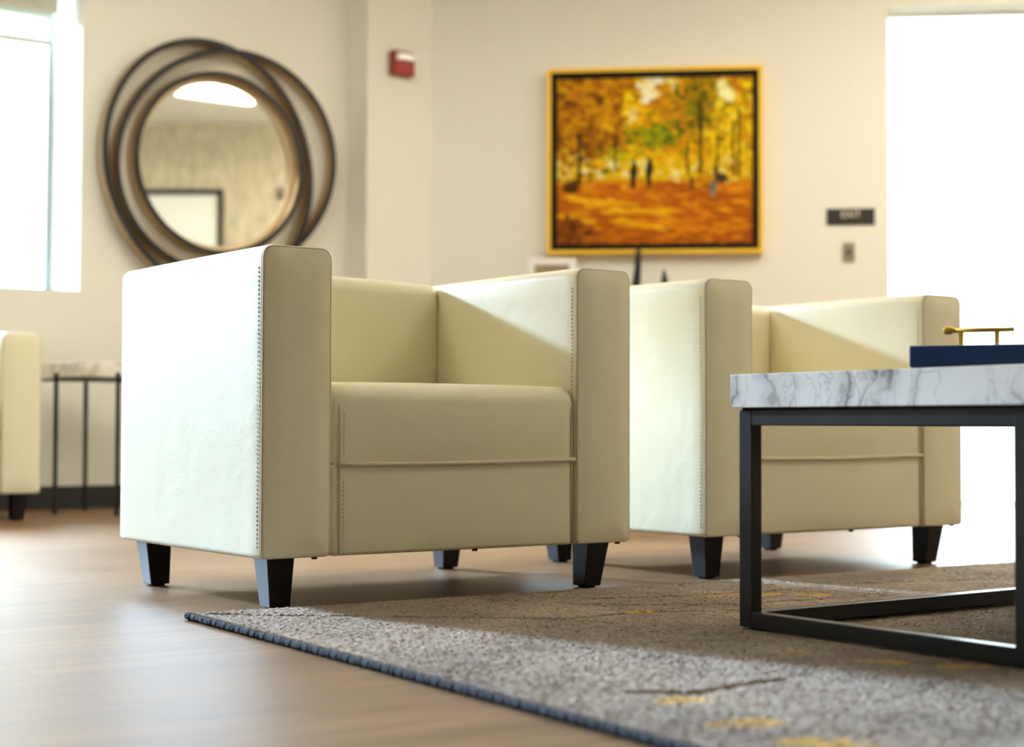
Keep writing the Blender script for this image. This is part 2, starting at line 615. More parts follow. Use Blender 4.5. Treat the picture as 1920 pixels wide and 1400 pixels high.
def upholstered(loop, c0, c1, axes, bev=0.008, cap_puff=0.004, side_puff=0.004, step=0.03, nsec=16):
    """a padded block: a rounded profile swept along an axis, soft at its ends, slightly bulging.
    loop in (a, b); axes maps (a, b, c) to xyz"""
    L = np.array(dense_loop(loop, step))
    amin, bmin = L.min(0)
    amax, bmax = L.max(0)
    ce = np.array([(amin + amax) / 2, (bmin + bmax) / 2])
    hf = np.array([(amax - amin) / 2, (bmax - bmin) / 2])
    k = len(L)
    # outward normals
    nx = np.roll(L, -1, 0) - np.roll(L, 1, 0)
    nn = np.stack([nx[:, 1], -nx[:, 0]], 1)
    nn /= np.linalg.norm(nn, axis=1)[:, None] + 1e-9
    rings = []

    def inset(d):
        s = np.clip((hf - d) / hf, 0.02, 1)
        return ce + (L - ce) * s
    caps = [(hf.min() * 0.92, -cap_puff), (hf.min() * 0.6, -cap_puff * 0.95), (hf.min() * 0.3, -cap_puff * 0.6), (bev * 1.6, -cap_puff * 0.12),
            (bev, 0.0), (bev * 0.5, bev * 0.13), (bev * 0.13, bev * 0.5)]
    for d, cc in caps:
        rings.append((inset(d), c0 + cc))
    for s in np.linspace(0, 1, nsec):
        cc = c0 + bev + (c1 - c0 - 2 * bev) * s
        w = 1 - (2 * s - 1) ** 2
        rel = (L - ce) / hf
        bul = np.zeros(k)
        bul += np.abs(nn[:, 0]) * (1 - np.clip(np.abs(rel[:, 1]), 0, 1) ** 2)
        bul += np.abs(nn[:, 1]) * (1 - np.clip(np.abs(rel[:, 0]), 0, 1) ** 2)
        rings.append((L + nn * (side_puff * w * bul)[:, None], cc))
    for d, cc in reversed(caps):
        rings.append((inset(d), c1 - cc))
    mb = MB()
    vs, fs = [], []
    for R_, cc in rings:
        for a_, b_ in R_:
            vs.append(axes(a_, b_, cc))
    nr = len(rings)
    for i in range(nr - 1):
        for j in range(k):
            fs.append((i * k + j, i * k + (j + 1) % k, (i + 1) * k + (j + 1) % k, (i + 1) * k + j))
    fs.append(tuple(range(k)))
    fs.append(tuple((nr - 1) * k + j for j in range(k)))
    mb.add(vs, fs, 0, True)
    return mb


def stitches(path, length=0.0045, gap=0.0035, r=0.0009):
    """short thread dashes along a polyline"""
    mb = MB()
    for p, q in zip(path[:-1], path[1:]):
        p, q = Vector(p), Vector(q)
        d = (q - p)
        n = int(d.length / (length + gap))
        d.normalize()
        for i in range(n):
            s = p + d * (i * (length + gap))
            mb.tube([s, s + d * length], r, 4)
    return mb


def link_copy(o, parent=None):
    c = o.copy()
    COL.objects.link(c)
    c.parent = parent
    return c


def dup(root, loc, rotz=0.0):
    r = link_copy(root)
    r.location = loc
    r.rotation_euler = (0, 0, rotz)
    for ch in list(root.children):
        c = link_copy(ch, r)
        for g in list(ch.children):
            link_copy(g, c)
    return r


# ------------------------------------------------------------------ the setting
def wall_run(name, start, ang, length, height, thick, mat, openings=(), z0=0.0):
    """wall slab; local x runs along it, local +y points out of the room"""
    ts = sorted({0.0, length, *[o_[0] for o_ in openings], *[o_[1] for o_ in openings]})
    mb = MB()
    for a, b in zip(ts[:-1], ts[1:]):
        op = [o_ for o_ in openings if o_[0] <= a + 1e-6 and o_[1] >= b - 1e-6]
        if not op:
            mb.box(a, b, 0, thick, z0, height)
        else:
            _, _, lo, hi = op[0]
            if lo > z0:
                mb.box(a, b, 0, thick, z0, lo)
            if hi < height:
                mb.box(a, b, 0, thick, hi, height)
    o = mb.build(name, mat, loc=(start[0], start[1], 0), rotz=ang)
    return tag(o, kind='structure')


# floor and ceiling follow the room polygon
corner = Vector((8.009, 2.780, 0))
bd = Vector((math.cos(BA), math.sin(BA), 0))
tb = (-4.5 - BP.x) / bd.x
back_left = BP + bd * tb
poly = [(-4.5, YW), (3.715, YW), (3.715, 6.318), (4.056, 6.318), (corner.x, corner.y), (back_left.x, back_left.y)]


def slab(name, z0, z1, mat, grow=0.0):
    cx = sum(p[0] for p in poly) / len(poly)
    cy = sum(p[1] for p in poly) / len(poly)
    big = [(-4.9, YW + 0.45), (4.3, YW + 0.45), (corner.x + 0.35, corner.y + 0.1), (corner.x + 0.2, corner.y - 0.3), (back_left.x - 0.3, back_left.y - 0.6)]
    mb = MB()
    n = len(big)
    mb.add([(x, y, z0) for x, y in big] + [(x, y, z1) for x, y in big],
           [tuple(range(n - 1, -1, -1)), tuple(range(n, 2 * n))] + [(i, (i + 1) % n, n + (i + 1) % n, n + i) for i in range(n)])
    return tag(mb.build(name, mat), kind='structure')


slab('floor', -0.12, 0.0, M['floor'])
slab('ceiling', H, H + 0.12, M['ceiling'])
X0 = -4.5
wall_run('wall_back', (X0, YW), 0.0, 4.25 - X0, H, WT, M['wall'], [(a - X0, b - X0, WZ0, WZ1) for a, b in WIN])
wall_run('wall_right', P0, PA, (corner - P0).length + 0.02, H, 0.16, M['wall'], [(DOOR[0], DOOR[1], 0.0, DOOR[2])])
wall_run('wall_front', corner, BA + math.pi, (corner - back_left).length, H, 0.16, M['wallpaper'])
wall_run('wall_left', (X0, back_left.y - 0.2), math.pi / 2, YW - back_left.y + 0.5, H, 0.16, M['taupe'])
cb = MB()
cb.box(3.715, 4.20, 6.318, YW + 0.01, 0, H)
tag(cb.build('wall_column', M['wall']), kind='structure')

# baseboards
bb = MB()
bb.box(X0, 3.715, YW - 0.014, YW, 0, 0.092)
tag(bb.build('baseboard_back', M['baseboard'], bevel=0.003), kind='structure')
bb = MB()
bb.box(3.701, 3.715, 6.304, YW - 0.014, 0, 0.092)
bb.box(3.715, 4.05, 6.304, 6.318, 0, 0.092)
tag(bb.build('baseboard_column', M['baseboard']), kind='structure')
bb = MB()
bb.box(0.02, DOOR[0], -0.014, 0, 0, 0.092)
bb.box(DOOR[1], (corner - P0).length, -0.014, 0, 0, 0.092)
tag(bb.build('baseboard_right', M['baseboard'], loc=P0, rotz=PA), kind='structure')
bb = MB()
bb.box(0, (corner - back_left).length, -0.014, 0, 0, 0.092)
tag(bb.build('baseboard_front', M['baseboard'], loc=corner, rotz=BA + math.pi), kind='structure')
bb = MB()
bb.box(0, YW - back_left.y, -0.014, 0, 0, 0.092)
tag(bb.build('baseboard_left', M['baseboard'], loc=(X0, back_left.y, 0), rotz=math.pi / 2), kind='structure')

# windows
for k, (a, b) in enumerate(WIN):
    root = tag(empty('window_%d' % (k + 1), (a, YW, WZ0)), kind='structure')
    w, h = b - a, WZ1 - WZ0
    fr = MB()
    y0, y1, t = 0.345, 0.385, 0.022
    fr.box(0, t, y0, y1, 0, h)
    fr.box(w - t, w, y0, y1, 0, h)
    fr.box(t, w - t, y0, y1, 0, t)
    fr.box(t, w - t, y0, y1, h - t, h)
    fr.build('window_frame', M['alu'], root)
    pn = MB()
    pn.box(t, w - t, 0.362, 0.368, t, h - t)
    pn.build('pane', M['glass'], root)
    sl = MB()
    sl.box(0, w, 0.0, 0.345, 0, 0.006)
    sl.build('window_sill', M['trim'], root)

# roller shade in the window that is seen
sh = tag(empty('roller_shade', (1.605, YW + 0.21, WZ1)),
         'beige roller shade partly lowered at the top of the bright left window', 'window shade')
hw = 0.81
mb = MB()
mb.box(-hw, hw, -0.045, 0.04, 2.074 - WZ1, -0.002)
mb.build('fascia', M['fascia'], sh, bevel=0.004)
mb = MB()
mb.box(-hw + 0.02, hw - 0.02, 0.0, 0.0015, 1.955 - WZ1, 2.08 - WZ1)
mb.build('cloth', M['shade'], sh)
mb = MB()
mb.box(-hw + 0.02, hw - 0.02, -0.006, 0.008, 1.938 - WZ1, 1.958 - WZ1)
mb.build('hem_bar', M['fascia'], sh, bevel=0.003)

# glass door
dr = tag(empty('door_1', P0 + PD * DOOR[0], PA), kind='structure')
dw, dh = DOOR[1] - DOOR[0], DOOR[2]
mb = MB()
t = 0.05
mb.box(-0.04, 0.012, 0.161, 0.20, 0, dh + 0.03)
mb.box(dw - 0.012, dw + 0.04, 0.161, 0.20, 0, dh + 0.03)
mb.box(0.012, dw - 0.012, 0.161, 0.20, dh - 0.012, dh + 0.03)
mb.box(dw / 2 + 0.28, dw / 2 + 0.33, 0.161, 0.20, 0, dh)
mb.build('door_frame', M['trim'], dr)
mb = MB()
mb.box(0.012, dw / 2 + 0.28, 0.176, 0.184, 0.02, dh - 0.012)
mb.box(dw / 2 + 0.33, dw - 0.012, 0.176, 0.184, 0.02, dh - 0.012)
mb.build('pane', M['glass'], dr)
mb = MB()
mb.box(0, dw, 0.0, 0.20, 0.0, 0.012)
mb.build('threshold', M['fascia'], dr, bevel=0.004)


# ------------------------------------------------------------------ armchairs
CW, CD, ZB, ZT = 0.861, 0.66, 0.097, 0.668
ARM, BK = 0.1436, 0.138


def make_armchair():
    root = empty('armchair')
    lea = M['leather']
    for s in (0, 1):
        x0 = 0.0 if s == 0 else CW - ARM
        prof = round_rect(x0, x0 + ARM, ZB, ZT, (0.022, 0.022, 0.010, 0.010), 6)
        mb = upholstered(prof, 0.0, CD, lambda a, b, c: (a, c, b), bev=0.008, cap_puff=0.005, side_puff=0.003, step=0.035, nsec=18)
        arm = mb.build('armrest', lea, root)
        # welt all round the front panel
        loop = round_rect(x0 + 0.0035, x0 + ARM - 0.0035, ZB + 0.0035, ZT - 0.0035, (0.019, 0.019, 0.008, 0.008), 6)
        pp = MB()
        pp.tube([(a, 0.0035, b) for a, b in dense_loop(loop, 0.05)], 0.0030, 8, closed=True)
        pp.build('piping', M['piping'], arm)
        st = stitches([(x0 - 0.0006, 0.016, ZB + 0.02), (x0 - 0.0016, 0.016, (ZB + ZT) / 2), (x0 - 0.0006, 0.016, ZT - 0.03)], r=0.0008)
        st.build('stitching', M['stitch'], arm)
    prof = round_rect(CD - BK, CD, ZB, ZT - 0.001, (0.016, 0.030, 0.008, 0.008), 6)
    mb = upholstered(prof, ARM + 0.001, CW - ARM - 0.001, lambda a, b, c: (c, a, b), bev=0.010, cap_puff=0.0, side_puff=0.010, step=0.04, nsec=16)
    mb.build('backrest', lea, root)
    # seat block, rolled over at the front, and the panel under it
    zs = 0.267
    prof = round_rect(0.006, CD - BK, zs - 0.001, 0.421, (0.010, 0.038, 0.004, 0.004), 8)
    mb = upholstered(prof, ARM + 0.0015, CW - ARM - 0.0015, lambda a, b, c: (c, a, b), bev=0.012, cap_puff=0.0, side_puff=0.006, step=0.03, nsec=18)
    seat = mb.build('seat', lea, root)
    prof = round_rect(0.006, CD - BK, ZB, zs + 0.001, (0.004, 0.004, 0.008, 0.008), 4)
    mb = upholstered(prof, ARM + 0.0015, CW - ARM - 0.0015, lambda a, b, c: (c, a, b), bev=0.010, cap_puff=0.0, side_puff=0.003, step=0.03, nsec=18)
    front = mb.build('front_panel', lea, root)
    pp = MB()
    n = 26
    pp.tube([(ARM + 0.016 + (CW - 2 * ARM - 0.018) * i / n, 0.0032 - 0.0012 * math.sin(math.pi * i / n), zs - 0.0025 * math.sin(math.pi * i / n) + 0.004 * i / n) for i in range(n + 1)], 0.0046, 8)
    pp.build('piping', M['piping'], front)
    xs = ARM + 0.019
    sm = MB()
    sm.tube([(xs, 0.0052, ZB + 0.004), (xs, 0.0038, 0.20), (xs, 0.0032, 0.30), (xs, 0.0046, 0.372), (xs, 0.014, 0.400), (xs, 0.036, 0.4185)], 0.0016, 6)
    sm.build('seam', M['piping'], seat)
    sm = MB()
    xe = CW - ARM - 0.010
    sm.tube([(xe, 0.0055, ZB + 0.004), (xe, 0.0045, 0.20), (xe, 0.0045, 0.30), (xe, 0.0052, 0.372), (xe, 0.015, 0.400), (xe, 0.036, 0.4175)], 0.0016, 6)
    sm.build('seam', M['piping'], seat)
    st = stitches([(xs + 0.008, 0.0036, ZB + 0.03), (xs + 0.008, 0.0022, 0.24)], r=0.0008)
    st.build('stitching', M['stitch'], front)
    st = stitches([(xs + 0.008, 0.0022, 0.285), (xs + 0.008, 0.0020, 0.370)], r=0.0008)
    st.build('stitching', M['stitch'], seat)
    ln = MB()
    ln.box(0.015, CW - 0.015, 0.020, CD - 0.015, ZB + 0.0015, ZB + 0.012)
    for x in (0.112, 0.470, 0.832):
        ln.box(x, x + 0.008, 0.010, 0.018, ZB - 0.004, ZB + 0.003)
    ln.build('dust_cover', M['lining'], root)
    # tapered legs
    for sx in (0, 1):
        for sy in (0, 1):
            bt, bb_ = 0.056, 0.042
            if sx == 0:
                tx, bx = 0.030, 0.043
            else:
                tx, bx = CW - 0.030 - bt, CW - 0.043 - bb_
            if sy == 0:
                ty, by = 0.034, 0.047
            else:
                ty, by = CD - 0.020 - bt, CD - 0.030 - bb_
            lg = MB()
            lg.frustum((bx, bx + bb_, by, by + bb_), (tx, tx + bt, ty, ty + bt), 0.004, ZB - 0.001)
            leg = lg.build('leg', M['leg'], root, bevel=0.0018)
            gl = MB()
            gl.box(bx + 0.008, bx + bb_ - 0.008, by + 0.008, by + bb_ - 0.008, 0.0, 0.005)
            gl.build('glide', M['glide'], leg)
    return root


chair = make_armchair()
chair.location = (1.346, 2.655, 0)
G_CH = 'cream leather cube armchairs'
tag(chair, 'cream leather cube armchair nearest the camera, with dark tapered legs at the rug corner', 'armchair', G_CH)
c2 = dup(chair, (2.429, 2.666, 0))
tag(c2, 'cream leather cube armchair standing behind the marble coffee table', 'armchair', G_CH)
c3 = dup(chair, (1.166, 5.72, 0))
tag(c3, 'cream leather armchair cut by the left picture edge, beneath the window', 'armchair', G_CH)


# ------------------------------------------------------------------ rug
def make_rug():
    W_, D_ = 3.0, 2.5
    xs = np.concatenate([np.linspace(0, 1.3, 480, endpoint=False), np.linspace(1.3, W_, 290)])
    ys = np.concatenate([np.linspace(0, -1.55, 570, endpoint=False), np.linspace(-1.55, -D_, 110)])
    nx, ny = len(xs), len(ys)
    X, Y = np.meshgrid(xs, ys)

    def smooth(a, k):
        for _ in range(k):
            a = (a + np.roll(a, 1, 0) + np.roll(a, -1, 0) + np.roll(a, 1, 1) + np.roll(a, -1, 1)) / 5
        return a

    def cloud(cell, seed):
        r = np.random.default_rng(seed)
        gx, gy = int(W_ / cell) + 3, int(D_ / cell) + 3
        g = r.random((gy, gx))
        fx, fy = X / cell, -Y / cell
        ix, iy = fx.astype(int), fy.astype(int)
        tx, ty = fx - ix, fy - iy
        tx, ty = tx * tx * (3 - 2 * tx), ty * ty * (3 - 2 * ty)
        return (g[iy, ix] * (1 - tx) * (1 - ty) + g[iy, ix + 1] * tx * (1 - ty) + g[iy + 1, ix] * (1 - tx) * ty + g[iy + 1, ix + 1] * tx * ty)
    base = np.array([0.290, 0.220, 0.155])
    mott = 0.45 * cloud(0.30, 1) + 0.35 * cloud(0.10, 2) + 0.2 * cloud(0.03, 3)
    mott = (mott - mott.mean()) / mott.std()
    fine = rng.standard_normal((ny, nx))
    col = base[None, None, :] * (1 + 0.13 * mott + 0.10 * smooth(fine, 1))[..., None]
    greyer = np.clip(0.5 + 0.9 * (cloud(0.45, 9) - 0.5), 0, 1)[..., None]
    col = col * (1 - 0.4 * greyer) + 0.4 * greyer * col.mean(2, keepdims=True) * np.array([1.03, 1.0, 0.98])
    Z = 0.0125 + 0.0009 * np.clip(rng.standard_normal((ny, nx)), -2, 2) + 0.0006 * (cloud(0.09, 5) - 0.5)

    # carved lines
    def dist_poly(P):
        d = np.full(X.shape, 9.0)
        for p, q in zip(P[:-1], P[1:]):
            p, q = np.array(p), np.array(q)
            v = q - p
            t_ = np.clip(((X - p[0]) * v[0] + (Y - p[1]) * v[1]) / (v @ v), 0, 1)
            d = np.minimum(d, np.hypot(X - p[0] - t_ * v[0], Y - p[1] - t_ * v[1]))
        return d
    wob = 0.012 * (cloud(0.05, 21) - 0.5) + 0.006 * (cloud(0.02, 22) - 0.5)
    lines = [[(0.03, -0.035), (0.10, -0.105), (0.206, -0.178), (0.398, -0.321), (0.514, -0.409), (0.681, -0.398), (0.856, -0.465), (1.3, -0.60), (1.8, -0.9)],
             [(0.66, -0.235), (0.796, -0.326), (0.926, -0.383), (1.3, -0.40)],
             [(0.150, -1.085), (0.206, -1.133), (0.309, -1.114), (0.441, -1.089)],
             [(0.72, -0.16), (0.95, -0.22), (1.25, -0.23)],
             [(0.44, -0.72), (0.46, -0.735)],
             [(1.0, -0.9), (1.5, -1.2), (2.2, -1.2)], [(1.4, -0.2), (2.0, -0.35), (2.6, -0.3)]]
    for k, P in enumerate(lines):
        d = dist_poly(P) + wob
        g = np.clip(1 - np.abs(d) / (0.0115 if k != 2 else 0.012), 0, 1)
        Z -= 0.0055 * g
        col = col * (1 - 0.8 * g[..., None]) + np.array([0.05, 0.03, 0.02]) * 0.8 * g[..., None]
    gold = np.array([0.50, 0.29, 0.055])
    spots = [(0.155, -1.160, 0.050, 0.028, -0.5), (0.132, -1.325, 0.045, 0.026, -0.5), (0.115, -1.45, 0.06, 0.03, -0.6), (0.650, -1.143, 0.055, 0.028, -0.9), (0.60, -1.06, 0.05, 0.02, -0.9),
             (0.986, -0.241, 0.09, 0.024, -0.15), (1.06, -0.285, 0.10, 0.024, -0.2), (1.15, -0.335, 0.08, 0.02, -0.4), (0.682, -0.392, 0.05, 0.016, -0.2),
             (1.012, -0.630, 0.09, 0.022, -0.2), (1.173, -0.640, 0.10, 0.022, -0.2), (0.57, -0.928, 0.03, 0.014, -0.5),
             (1.9, -0.4, 0.12, 0.04, 0.1), (2.2, -1.0, 0.12, 0.05, -0.3), (1.6, -1.5, 0.1, 0.05, -0.3), (0.6, -1.9, 0.1, 0.04, -0.5)]
    tear = cloud(0.022, 31) * 0.6 + cloud(0.009, 32) * 0.4
    for (cx, cy, a, b, an) in spots:
        c, s = math.cos(an), math.sin(an)
        u = ((X - cx) * c + (Y - cy) * s) / (a * 0.72)
        v = (-(X - cx) * s + (Y - cy) * c) / (b * 0.80)
        q = np.clip((1.15 - np.sqrt(u * u + v * v) + 1.9 * (tear - 0.5)) * 2.4, 0, 1)[..., None]
        col = col * (1 - 0.8 * q) + gold * 0.8 * q * (0.85 + 0.3 * tear[..., None])
    col = np.clip(col, 0.01, 1)
    # edge roll-off
    ed = np.minimum(np.minimum(X, W_ - X), np.minimum(-Y, D_ + Y))
    Z = np.where(ed < 0.010, Z * np.sqrt(np.clip(1 - (1 - ed / 0.010) ** 2, 0, 1)) * 0.9 + 0.001, Z)
    Z = np.maximum(Z, 0.001)
    Xj = X + np.where(ed > 0.001, 0.0012 * rng.standard_normal(X.shape), 0)
    Yj = Y + np.where(ed > 0.001, 0.0012 * rng.standard_normal(X.shape), 0)
    co = np.stack([Xj, Yj, Z], 2).reshape(-1, 3).astype(np.float32)
    idx = np.arange(nx * ny).reshape(ny, nx)
    q = np.stack([idx[:-1, :-1], idx[1:, :-1], idx[1:, 1:], idx[:-1, 1:]], 2).reshape(-1, 4).astype(np.int32)
    me = bpy.data.meshes.new('pile')
    me.vertices.add(len(co))
    me.vertices.foreach_set('co', co.ravel())
    me.loops.add(q.size)
    me.loops.foreach_set('vertex_index', q.ravel())
    me.polygons.add(len(q))
    me.polygons.foreach_set('loop_start', np.arange(0, q.size, 4, dtype=np.int32))
    me.polygons.foreach_set('loop_total', np.full(len(q), 4, dtype=np.int32))
    me.update()
    me.polygons.foreach_set('use_smooth', np.ones(len(q), dtype=bool))
    at = me.color_attributes.new('Col', 'FLOAT_COLOR', 'POINT')
    rgba = np.concatenate([col.reshape(-1, 3), np.ones((nx * ny, 1))], 1).astype(np.float32)
    at.data.foreach_set('color', rgba.ravel())
    me.materials.append(M['rug'])
    root = empty('area_rug', (1.204, 2.648, 0), -0.052)
    tag(root, 'taupe hand tufted area rug with gold patches and carved lines under the coffee table', 'rug')
    pile = bpy.data.objects.new('pile', me)
    COL.objects.link(pile)
    pile.parent = root
    # whip-stitched dark edge
    bd_ = MB()
    n = 620
    pts, rad = [], []
    for i in range(n + 1):
        y = -D_ * i / n
        pts.append((-0.001 + 0.0008 * math.sin(i * 1.3), y + 0.002, 0.0072))
        rad.append(0.0062 * (1 + 0.20 * math.sin(i * 2.09) + 0.10 * (rng.random() - 0.5)))
    bd_.tube(pts, rad, 8)
    bind = bd_.build('binding', M['binding'], root)
    # tufts leaning over the edge
    tf = MB()
    for i in range(520):
        y = -0.004 - D_ * 0.72 * i / 520
        r0 = 0.0018 + 0.0010 * rng.random()
        dx = 0.004 * rng.random()
        tf.tube([(0.008 + dx, y, 0.009), (0.003 + dx * .5, y - 0.002 * rng.random(), 0.0112 + 0.0014 * rng.random()), (-0.0030, y - 0.003 * rng.random(), 0.0120)], [r0, r0 * 0.9, r0 * 0.4], 6)
    t_ = tf.build('edge_tufts', M['yarn'], root)
    t_['kind'] = 'stuff'
    cl = MB()
    for k in range(5):
        a0 = rng.random() * 6
        cx, cz = -0.003 + 0.004 * rng.random(), 0.0040 + 0.0013 * k
        cl.tube([(cx + 0.006 * math.cos(a0 + t2) * (1 - k * .08), 0.002 + 0.005 * math.sin(a0 + t2), cz + 0.0008 * t2) for t2 in np.linspace(0, 4.6, 12)], 0.0019, 6)
    cl.build('loose_thread', M['yarn'], root)
    return root


make_rug()

# ------------------------------------------------------------------ coffee table
TX, TY = 1.835, 1.955
TL, TW = 1.15, 0.585
ct = tag(empty('coffee_table', (TX, TY - TW, 0.0158)),
         'low coffee table with white grey veined marble top and black steel frame', 'coffee table')
mb = MB()
mb.box(0, TL, 0, TW, 0.3695 - 0.0158, 0.4235 - 0.0158)
mb.build('table_top', M['marble'], ct, bevel=0.0015)
i_, tx_, ty_ = 0.010, 0.023, 0.029
zr = 0.366 - 0.0158
for (x0, y0) in ((i_, i_), (i_, TW - i_ - ty_), (TL - i_ - tx_, i_), (TL - i_ - tx_, TW - i_ - ty_)):
    mb = MB()
    mb.box(x0, x0 + tx_, y0, y0 + ty_, 0, zr)
    mb.build('leg', M['steel'], ct, bevel=0.0018)
hr = 0.0255
for z0 in (0.0, zr - hr):
    nm = 'bottom_rail' if z0 == 0 else 'top_rail'
    for x0 in (i_, TL - i_ - tx_):
        mb = MB()
        mb.box(x0 + 0.0006, x0 + tx_ - 0.0006, i_ + ty_ - 0.001, TW - i_ - ty_ + 0.001, z0 + 0.0003, z0 + hr)
        mb.build(nm, M['steel'], ct, bevel=0.0016)
    for y0 in (i_, TW - i_ - ty_):
        mb = MB()
        mb.box(i_ + tx_ - 0.001, TL - i_ - tx_ + 0.001, y0 + 0.0006, y0 + ty_ - 0.0006, z0 + 0.0003, z0 + hr)
        mb.build(nm, M['steel'], ct, bevel=0.0016)
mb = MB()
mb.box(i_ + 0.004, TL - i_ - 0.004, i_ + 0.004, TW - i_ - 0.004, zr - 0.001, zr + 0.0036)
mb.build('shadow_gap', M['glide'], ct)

# navy box with gold handle on the table
bx = tag(empty('decorative_box', (1.93, 1.663, 0.4235), math.atan2(-0.879, 0.476)),
         'navy blue lacquered box with a gold bar handle on the marble coffee table', 'box')
bl = 0.18
mb = MB()
mb.box(0.001, bl - 0.001, 0.001, bl - 0.001, 0, 0.006)
mb.build('body', M['navy'], bx, bevel=0.002)
mb = MB()
mb.box(0, bl, 0, bl, 0.0062, 0.0390)
lid = mb.build('lid', M['navy'], bx, bevel=0.003)
mb = MB()
hc, hy, hz = 0.088, 0.09, 0.0655
mb.tube([(hc - 0.040, hy, hz), (hc + 0.053, hy, hz)], 0.0038, 14)
mb.tube([(hc - 0.0535, hy, hz), (hc - 0.052, hy, hz), (hc - 0.041, hy, hz), (hc - 0.0395, hy, hz)], [0.0050, 0.0062, 0.0062, 0.0050], 14)
for sx in (-0.027, 0.027):
    mb.tube([(hc + sx, hy, 0.039), (hc + sx, hy, 0.0405), (hc + sx, hy, 0.0408), (hc + sx, hy, hz)], [0.0056, 0.0056, 0.0040, 0.0040], 12)
mb.build('handle', M['gold'], lid)

# ------------------------------------------------------------------ side table beside the far chair
st_ = tag(empty('side_table', (2.226, 5.904, 0)),
          'small square marble topped side table on thin black legs near the left window wall', 'side table')
s = 0.40
mb = MB()
mb.box(0, s, 0, s, 0.520, 0.580)
mb.build('table_top', M['marble2'], st_, bevel=0.004)
for (lx, ly) in ((-0.004, 0.207), (0.160, -0.004), (0.19, s + 0.004), (s + 0.004, 0.20)):
    mb = MB()
    mb.tube([(lx, ly, 0), (lx, ly, 0.005), (lx, ly, 0.534), (lx, ly, 0.540)], [0.011, 0.0088, 0.0088, 0.006], 12)
    mb.build('leg', M['blackmetal'], st_)
mb = MB()
mb.box(0.002, s - 0.002, 0.002, s - 0.002, 0.512, 0.5205)
mb.build('under_frame', M['blackmetal'], st_)

# ------------------------------------------------------------------ ringed wall mirror
wm = tag(empty('wall_mirror', (3.05, YW, 1.466)),
         'round wall mirror framed by interlocking bronze rings, hung above the nearest armchair', 'mirror')


def ring_mesh(cx, cz, a, b, an, y0, y1, th, n=128):
    """flat metal band standing on edge: dark front edge, champagne sides"""
    mb = MB()
    sec = [(-th, y1, 0), (-th, y0 + 0.006, 0), (-th * 0.75, y0, 1), (th * 0.75, y0, 1), (th, y0 + 0.006, 0), (th, y1, 0)]
    c, s_ = math.cos(an), math.sin(an)
    vs, fs, k = [], [], len(sec)
    rows = []
    for i in range(n):
        t_ = 2 * math.pi * i / n
        ex, ez = math.cos(t_), math.sin(t_)
        for (dr_, y, _) in sec:
            px, pz = (a + dr_) * ex, (b + dr_) * ez
            vs.append((cx + px * c - pz * s_, y, cz + px * s_ + pz * c))
    for j in range(k):
        mi = 1 if j in (1, 2, 3) else 0
        fj = [(i * k + j, i * k + (j + 1) % k, ((i + 1) % n) * k + (j + 1) % k, ((i + 1) % n) * k + j) for i in range(n)]
        rows.append((fj, mi))
    o = 0
    first = True
    for fj, mi in rows:
        if first:
            mb.add(vs, fj, mi, True)
            first = False
        else:
            mb.f += fj
            mb.mi += [mi] * len(fj)
            mb.sm += [True] * len(fj)
    return mb


for (cx, cz, a, b, an, y0, y1) in ((3.009 - 3.05, 1.453 - 1.466, 0.536, 0.474, math.radians(-75), -0.084, -0.018),
                                   (3.091 - 3.05, 1.476 - 1.466, 0.522, 0.470, math.radians(29), -0.088, -0.022)):
    o = ring_mesh(cx, cz, a, b, an, y0, y1, 0.0135).build('ring', [M['bronze'], M['bronzedark']], wm)
    md_sharp(o.data)
o = ring_mesh(0, 0, 0.386, 0.386, 0, -0.092, -0.012, 0.0125).build('mirror_rim', [M['bronze'], M['bronzedark']], wm)
md_sharp(o.data)
n = 96
mb = MB()
vs = [(0.375 * math.cos(2 * math.pi * i / n), y, 0.375 * math.sin(2 * math.pi * i / n)) for y in (-0.030, -0.020) for i in range(n)]
mb.add(vs, [tuple(range(n)), tuple(range(2 * n - 1, n - 1, -1))] + [(i, (i + 1) % n, n + (i + 1) % n, n + i) for i in range(n)])
mb.build('mirror_glass', M['mirror'], wm)
mb = MB()
for (r0, r1, y0, y1) in ((0.352, 0.375, -0.0305, -0.046),):
    vs = [(r * math.cos(2 * math.pi * i / n), y, r * math.sin(2 * math.pi * i / n)) for (r, y) in ((r0, y0), (r1, y1), (r1, -0.03)) for i in range(n)]
    fs = []
    for j in range(2):
        fs += [(j * n + i, j * n + (i + 1) % n, (j + 1) * n + (i + 1) % n, (j + 1) * n + i) for i in range(n)]
    mb.add(vs, fs, 0, True)
mb.build('inner_bevel', M['rimgold'], wm)
mb = MB()
mb.box(-0.30, 0.30, -0.020, 0.0, -0.02, 0.02)
mb.build('hanger', M['bronzedark'], wm)

